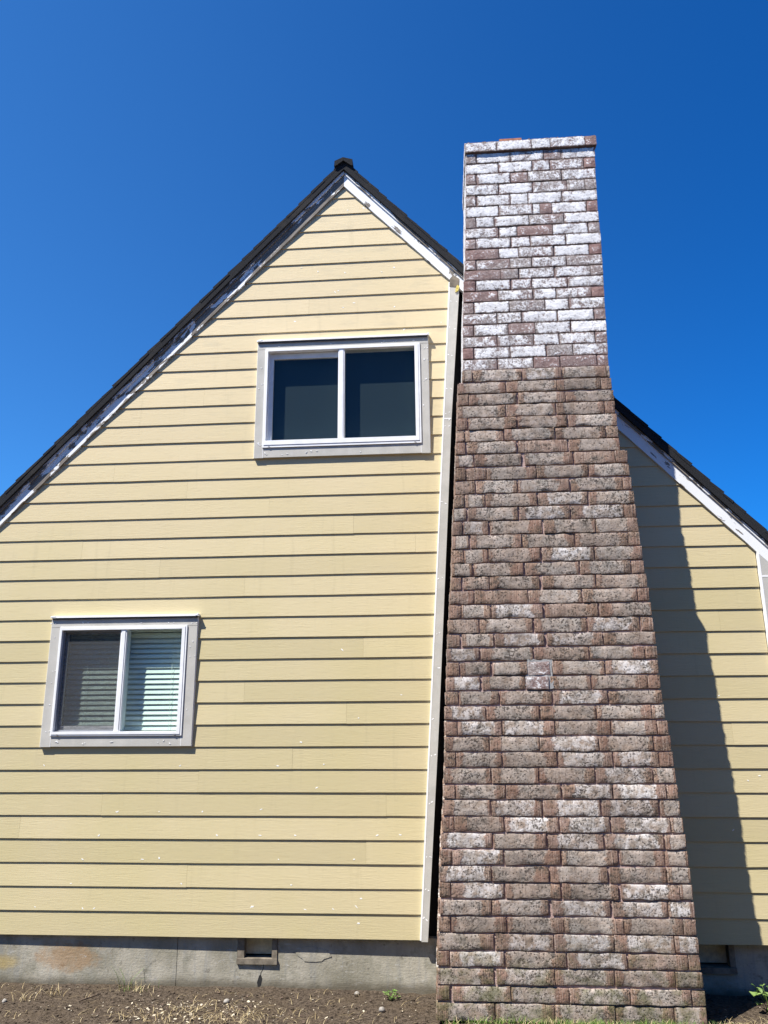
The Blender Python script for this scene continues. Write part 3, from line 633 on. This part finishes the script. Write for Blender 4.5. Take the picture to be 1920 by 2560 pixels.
for ci, (z0, z1, Y, row) in enumerate(COURSES):
    k = ci-1; st = k >= 43; mi = 1 if st else 0; rg = .55 if st else 1.
    tk = row.split(); ed = []
    for q in tk:
        fl = q[-1] if q[-1] in 'bwg' else ''; q = q.rstrip('bwg'); a, b = q.rsplit(':', 1); ed.append((int(a)/1000, int(b)/1000, fl))
    X0, X1 = ed[0][0], ed[-1][1]; j = .0058 if not st else .0052
    if not st: j += rb.uniform(-.002, .003)
    yb = .24 if st else .03
    if k == 63: Y -= .019
    for i, (a, b, fl) in enumerate(ed):
        wv = WV[fl]
        if fl == 'b' and b-a > .12: wv = .24 if not st else .32
        if st and fl == 'b' and b-a <= .12: wv = rb.uniform(.08, .46)
        if st and fl == '': wv = rb.uniform(.66, 1.0)
        if st and fl == 'g': wv = rb.uniform(.42, .55)
        if not st:
            wv += rb.uniform(-.08, .08)
            if k < 0: wv = .35
            if 12 <= k <= 34 and fl == '': wv -= .15
            if 35 <= k <= 43 and fl in ('', 'w'): wv -= .05
        pr = 0.
        patch = (k == 20 and i == 3) or (k == 19 and i == 2)
        m_ = 1 if patch and k == 20 else mi
        if patch: wv = .42
        if patch and k == 19: m_ = 1; wv = .5
        brick((a, Y, 0), (1, 0, 0), (0, -1, 0), b-a, z0+j, z1-j, wv, m_, rough=rg, proud=.003 if patch else 0)
    # sides: alternate stretcher / header starts at the corner
    y = Y+.004; L0 = .10 if (ci % 2) else (.36 if not st else .265); first = True
    while y < yb-.02:
        L = L0 if first else (.355 if not st else .262); first = False
        e = min(y+L, yb)
        if e-y > .03:
            for X, N in ((X0, (-1, 0, 0)), (X1, (1, 0, 0))):
                brick((X-N[0]*.0, y+.004, 0), (0, 1, 0), N, e-y-.008, z0+j, z1-j, rb.choice((.1, .5, .9)) if not st else .9, mi, rough=rg*.7)
        y = e
    if st:
        x = X0
        while x < X1-.03:
            e = min(x+.265, X1); brick((x+.004, yb, 0), (1, 0, 0), (0, 1, 0), e-x-.008, z0+j, z1-j, .8, mi, rough=rg); x = e
    # mortar bed of this course, tucked in behind the faces
    rec = .012 if not st else .007
    mo.box(X0+rec, X1-rec, Y+rec, yb-(rec if st else 0), z0-.0006*(ci % 2), z1+.0006*((ci+1) % 2), 1 if st else 0)
chim = kid(br, 'chimney', ['brick', 'stack']); chim['label'] = 'tall tapering brick chimney with whitewashed upper stack'
kid(mo, 'mortar', ['mortar', 'smortar'], chim)
# cement smear round two replaced bricks
c = MB(); rr_ = random.Random(8)
def cell(x0, x1, z0, z1, y):
    n = 30; pts = []
    for i in range(n):
        t = 2*math.pi*i/n; sx = max(-1, min(1, 1.35*math.cos(t))); sz = max(-1, min(1, 1.35*math.sin(t)))
        pts.append(((x0+x1)/2+(x1-x0)/2*sx*rr_.uniform(.86, 1.10), (z0+z1)/2+(z1-z0)/2*sz*rr_.uniform(.93, 1.07)))
    return pts
P20 = COURSES[21]; P19 = COURSES[20]
g = [q.rstrip('bwg').rsplit(':', 1) for q in P20[3].split()][3]; a, b = int(g[0])/1000, int(g[1])/1000
c.prism(cell(a-.016, b+.026, P19[0]+.012, P20[1]+.008, 0), P20[2]-.0015, P20[2]+.03)
kid(c, 'cement_patch', ['cement'], chim)
# crown, flue, broken mortar lumps on the rim
top = COURSES[-1][1]; c = MB()
xL, xR = .287, 1.368; yF, yB = -.525, .24
c.add([(xL+.01, yF+.01, top), (xR-.01, yF+.01, top), (xR-.01, yB-.01, top), (xL+.01, yB-.01, top), (.50, -.33, top+.05), (.98, -.33, top+.05), (.98, .05, top+.05), (.50, .05, top+.05)],
      [(0, 1, 5, 4), (1, 2, 6, 5), (2, 3, 7, 6), (3, 0, 4, 7), (4, 5, 6, 7)])
r = random.Random(14); x = xL+.02
while x < xR-.03:
    w2 = r.uniform(.02, .07); h = r.uniform(.004, .020)
    c.prism([(x, top-.004), (x+w2, top-.004), (x+w2*.8, top+h), (x+w2*.3, top+h*.8)], yF-.004, yF+.05); x += w2+r.uniform(0, .02)
kid(c, 'crown', ['smortar'], chim)
c = MB(); fx0, fx1, fy0, fy1 = .595, .785, -.36, -.14; th = .02; zt = top+.17
for q in ((fx0, fx1, fy0, fy0+th), (fx0, fx1, fy1-th, fy1), (fx0, fx0+th, fy0+th, fy1-th), (fx1-th, fx1, fy0+th, fy1-th)): c.box(q[0], q[1], q[2], q[3], top+.01, zt)
kid(c, 'flue', ['flue'], chim)

# ================================================================ ground
gx = [-400, -60, -20, -9]+[-5+i*.3 for i in range(5)]+[-3.6+i*.022 for i in range(int(5.9/.022))]+[2.35+i*.3 for i in range(1, 10)]+[9, 20, 60, 400]
gy = [-400, -60, -20, -12, -9]+[-6.5+i*.4 for i in range(14)]+[-1.0+i*.022 for i in range(51)]+[.25, 9.2, 20, 60, 400]
def gh(x, y):
    if abs(x) > 5 or y > .3 or y < -7: return -.34
    n = noise.noise
    z = -.330+.012*n(Vector((x*1.3, y*1.3, 3)))+.010*n(Vector((x*5, y*5, 1)))+.006*n(Vector((x*16, y*16, 2)))+.0035*n(Vector((x*42, y*42, 5)))
    z += .022*math.exp(-((x+1.55)/.55)**2-((y+.55)/.25)**2)                              # the little heap of dry clippings
    z -= .025*math.exp(-((x+.3)/.35)**2-(y/.2)**2)
    z += .045*math.exp(-((x-2.1)/.22)**2-((y+.42)/.22)**2)
    z += .075*math.exp(-((y+.80)/.15)**2)*max(0, min(1, (x+.15)*5))
    return z
me = MB(); vs = [(x, y, gh(x, y)) for y in gy for x in gx]; nX = len(gx)
me.add(vs, [(j*nX+i, j*nX+i+1, (j+1)*nX+i+1, (j+1)*nX+i) for j in range(len(gy)-1) for i in range(nX-1)], 0, True)
gr = me.build('ground', ['soil']); tag(gr, kind='structure')

# scatter
def rot_add(mb, vs, fs, loc, r, mi=0, s=1., tilt=.5):
    m_ = Matrix.Rotation(r.uniform(0, 6.28), 3, 'Z') @ Matrix.Rotation(r.uniform(-tilt, tilt), 3, 'X') @ Matrix.Rotation(r.uniform(-tilt, tilt), 3, 'Y')
    mb.add([Vector(loc)+m_ @ (Vector(v)*s) for v in vs], fs, mi)
BX = [(x, y, z) for z in (-1, 1) for y in (-1, 1) for x in (-1, 1)]; BF = [(0, 2, 3, 1), (4, 5, 7, 6), (0, 1, 5, 4), (1, 3, 7, 5), (3, 2, 6, 7), (2, 0, 4, 6)]
def rock(mb, x, y, z, s, r, mi=0, flat=.65, seg=5):
    vs = []; 
    for a in range(seg+1):
        for b in range(7):
            th, ph = math.pi*a/seg, 2*math.pi*b/7; q = 1+.3*noise.noise(Vector((x*90+math.cos(ph)*math.sin(th)*1.2, y*90+math.sin(ph)*math.sin(th)*1.2, math.cos(th)*1.2)))
            vs.append((x+s*q*math.sin(th)*math.cos(ph), y+s*q*math.sin(th)*math.sin(ph)*.85, z+s*flat*q*math.cos(th)))
    mb.add(vs, [(a*7+b, (a+1)*7+b, (a+1)*7+(b+1) % 7, a*7+(b+1) % 7) for a in range(seg) for b in range(7)], mi, seg > 4)
r = random.Random(31)
clods = MB()
for i in range(3600):
    x, y = r.uniform(-3.6, 2.3), r.uniform(-.95, -.01)
    s = r.choice((.003, .004, .005, .006, .009)) if r.random() < .97 else r.uniform(.012, .02)
    rock(clods, x, y, gh(x, y)+s*.15, s, r, 0, .6, 3)
tag(clods.build('soil_crumbs', ['soil']), kind='stuff')
chips = MB(); bar = MB()
for i in range(1700):
    u = r.random()
    if u < .5: x, y = r.gauss(-1.6, .38), r.gauss(-.52, .17)
    else: x, y = r.uniform(-3.5, 2.2), r.uniform(-.9, -.03)
    if y > -.03 or (-.12 < x < 1.6 and y > -.66): continue
    rot_add(chips if r.random() < .45 else bar, BX, BF, (x, y, gh(x, y)+.004), r, 0, 1, .5) if 0 else None
    L = r.uniform(.0016, .005)*r.choice((1, 1, 1, 1, 2.6)); W_ = r.uniform(.3, .8); vs = [(a*L, b*L*W_, c*.0013) for a, b, c in BX]
    rot_add(chips if r.random() < .25 else bar, vs, BF, (x, y, gh(x, y)+.005), r)
tag(chips.build('pale_chips', ['chip']), kind='stuff'); tag(bar.build('bark_chips', ['bark']), kind='stuff')
def blade(mb, x, y, z, h, wd, r, lean, mi=0, n=4, az=None):
    az = r.uniform(0, 6.28) if az is None else az; dx, dy = math.cos(az), math.sin(az); vs = []
    for i in range(n+1):
        t = i/n; q = wd*(1-t)**.7+.0002; cx = x+dx*lean*h*t*t; cy = y+dy*lean*h*t*t; cz = z+h*t*(1-.35*lean*t)
        vs += [(cx-dy*q, cy+dx*q, cz), (cx+dy*q, cy-dx*q, cz)]
    mb.add(vs, [(2*i, 2*i+1, 2*i+3, 2*i+2) for i in range(n)], mi, True)
straw = MB()
for i in range(1700):
    u = r.random()
    if u < .26: x, y = r.gauss(-1.55, .33), r.gauss(-.60, .12)
    elif u < .44: x, y = r.uniform(-3.5, 0), r.uniform(-.9, -.04)
    elif u < .85: x, y = r.uniform(1.45, 2.35), r.uniform(-.95, -.45)
    else: x, y = r.uniform(-.1, 1.6), r.uniform(-.92, -.68)
    if y > -.03 or (-.12 < x < 1.6 and y > -.67): continue
    blade(straw, x, y, gh(x, y)-.002, r.uniform(.02, .055), r.uniform(.0007, .0016), r, r.uniform(.8, 1.9))
tag(straw.build('dry_straw', ['straw']), kind='stuff')
gs = MB()
for i in range(3600):
    x = r.choice((r.uniform(.1, 1.62), r.gauss(.78, .2), r.gauss(1.15, .25), r.uniform(-.05, 1.7))); y = -.638-abs(r.gauss(0, .08))
    if x > 1.6: y = r.uniform(-.95, -.6)
    if noise.noise(Vector((x*6, y*6, 0)))*.5+.5 < r.random()*.9: continue
    blade(gs, x, y, gh(x, y)-.003, r.uniform(.02, .062)*(1 if y > -.8 else 1.1), r.uniform(.001, .0022), r, r.uniform(.2, 1.1), 0 if r.random() < .86 else 1)
tag(gs.build('grass', ['grass', 'straw']), kind='stuff')

# single plants, stones, twig, hose
def tuft(x, y, n, h, label, group=None, mats=('grass', 'straw'), dry=.5, spread=.03, seed=1):
    q = random.Random(seed); mb = MB(); z = gh(x, y)
    for i in range(n): blade(mb, q.gauss(0, spread), q.gauss(0, spread*.6), -.004, q.uniform(.35, 1)*h, q.uniform(.0011, .0022), q, q.uniform(.1, 1.1), 1 if q.random() < dry else 0, 6)
    o = mb.build('grass_tuft', list(mats), None, (x, y, z)); return tag(o, label, 'grass tuft', group)
tuft(-2.33, -.06, 16, .24, 'tall sparse grass tuft against the concrete foundation left of the vent', dry=.35, spread=.035, seed=3)
tuft(-2.26, -.07, 70, .07, 'low dead grass clump at the foot of the tall tuft by the foundation', dry=.85, spread=.07, seed=4)
tuft(-2.78, -.20, 34, .085, 'yellow dry grass clump on bare soil below the rust stain', dry=1., spread=.045, seed=5)
tuft(-2.92, -.30, 26, .10, 'thin straw clump on bare soil at the left edge', dry=1., spread=.04, seed=8)
def leafy(x, y, n, R0, size, h, label, seed):
    q = random.Random(seed); z = gh(x, y); st_ = MB(); lf = MB()
    for i in range(n):
        a = q.uniform(0, 6.28); rd = R0*math.sqrt(q.random()); hh = h*q.uniform(.25, 1); px, py = rd*math.cos(a), rd*math.sin(a)
        st_.tube([(px*.2, py*.2, -.01), (px*.6, py*.6, hh*.6), (px, py, hh)], .0013, 4)
        for j in range(q.choice((2, 3, 4))):
            s = size*q.uniform(.6, 1.25); b = q.uniform(0, 6.28); e = q.uniform(-.3, .7); L = []
            for u, v, k in ((0, 0, 0), (.3, .28, .1), (.65, .34, .12), (1, 0, -.05), (.65, -.34, .12), (.3, -.28, .1), (.5, 0, 0)):
                X, Yy, Z = u*s*math.cos(e)-k*s*math.sin(e), v*s, u*s*math.sin(e)+k*s
                L.append((px+X*math.cos(b)-Yy*math.sin(b), py+X*math.sin(b)+Yy*math.cos(b), hh+Z))
            lf.add(L, [(0, 6, 1), (1, 6, 2), (2, 6, 3), (3, 6, 4), (4, 6, 5), (5, 6, 0)], 0, False)
    o = empty('weed', (x, y, z)); tag(o, label, 'weed')
    a = st_.build('stem', ['grass']); a.parent = o; b = lf.build('foliage', ['leaf']); b.parent = o
leafy(-.42, -.10, 15, .05, .022, .055, 'small green leafy weed between the foundation and the chimney foot', 1)
leafy(2.02, -.36, 26, .12, .034, .17, 'sprawling leafy weed in the shade right of the chimney', 2)
leafy(2.25, -.50, 30, .14, .034, .13, 'leafy weed clump at the right edge beside the pale hose', 5)
def stone(x, y, s, label, seed, mat='stone'):
    mb = MB(); rock(mb, 0, 0, s*.35, s, random.Random(seed), 0, .7, 8); o = mb.build('stone', [mat], None, (x, y, gh(x, y)), (0, 0, seed)); tag(o, label, 'stone')
stone(-.46, -.37, .024, 'pale rounded stone on the soil near the green weed', 1)
stone(-1.52, -.30, .022, 'dark grey stone below the crawl space vent', 3)
stone(-3.05, -.35, .018, 'small grey stone at the far left of the soil strip', 5)
stone(-.66, -.05, .020, 'brown stone lodged against the foundation', 7)
mb = MB(); mb.tube([(0, 0, .012), (.05, .05, .018), (.095, .13, .016)], [.006, .005, .003], 6); o = mb.build('twig', ['bark'], None, (-2.52, -.36, gh(-2.52, -.36))); tag(o, 'short dark twig lying on the soil in front of the foundation', 'twig')
pts = [(.115*math.cos(t)*1.15, .085*math.sin(t), .004+.012*math.sin(t*2)) for t in [R(165)+R(250)*i/26 for i in range(27)]]
mb = MB(); mb.tube(pts, .0042, 8); o = mb.build('hose', ['hose'], None, (2.07, -.66, gh(2.07, -.66)+.006)); tag(o, 'thin pale loop of hose lying in dry grass right of the chimney', 'hose')
mb = MB(); mb.tube([(0, 0, .0), (.10, -.10, .014), (.24, -.18, .012)], [.022, .026, .022], 9); o = mb.build('wood_log', ['wood'], None, (2.14, -.60, gh(2.14, -.6)+.010)); tag(o, 'short weathered log half buried at the right edge', 'log')

# unseen house added behind the camera to block part of the sky light
nb = empty('sky_blocker_house', (1, -16, -.33)); tag(nb, 'brown two storey house added out of view to block sky light', 'house')
a = MB(); a.box(-11, 12, -21, -11.6, -.4, 6.6); kid(a, 'wall', ['nwall'], nb)
a = MB(); a.prism([(-11.5, 6.4), (12.5, 6.4), (12.5, 6.6), (-11.5, 6.6)], -21.5, -11.1)
for i in range(2):
    y0, y1 = (-11.1, -16.3) if i == 0 else (-21.5, -16.3)
    a.add([(-11.5, y0, 6.6), (12.5, y0, 6.6), (12.5, y1, 8.4), (-11.5, y1, 8.4), (-11.5, y0, 6.45), (12.5, y0, 6.45), (12.5, y1, 8.25), (-11.5, y1, 8.25)], [(0, 1, 2, 3), (7, 6, 5, 4), (0, 4, 5, 1), (1, 5, 6, 2), (3, 7, 4, 0)])
kid(a, 'roof', ['nroof'], nb)
for x in (-8.5, -3.8, 1.2, 6.2, 9.8):
    for z in (.8, 3.9):
        a = MB(); a.ring(x-.7, x+.7, z, z+1.3, .09, .09, .09, .09, -11.62, -11.55); f_ = kid(a, 'window', ['white'], nb)
        a = MB(); a.box(x-.61, x+.61, -11.6, -11.58, z+.09, z+1.21); kid(a, 'pane', ['nwin'], f_)
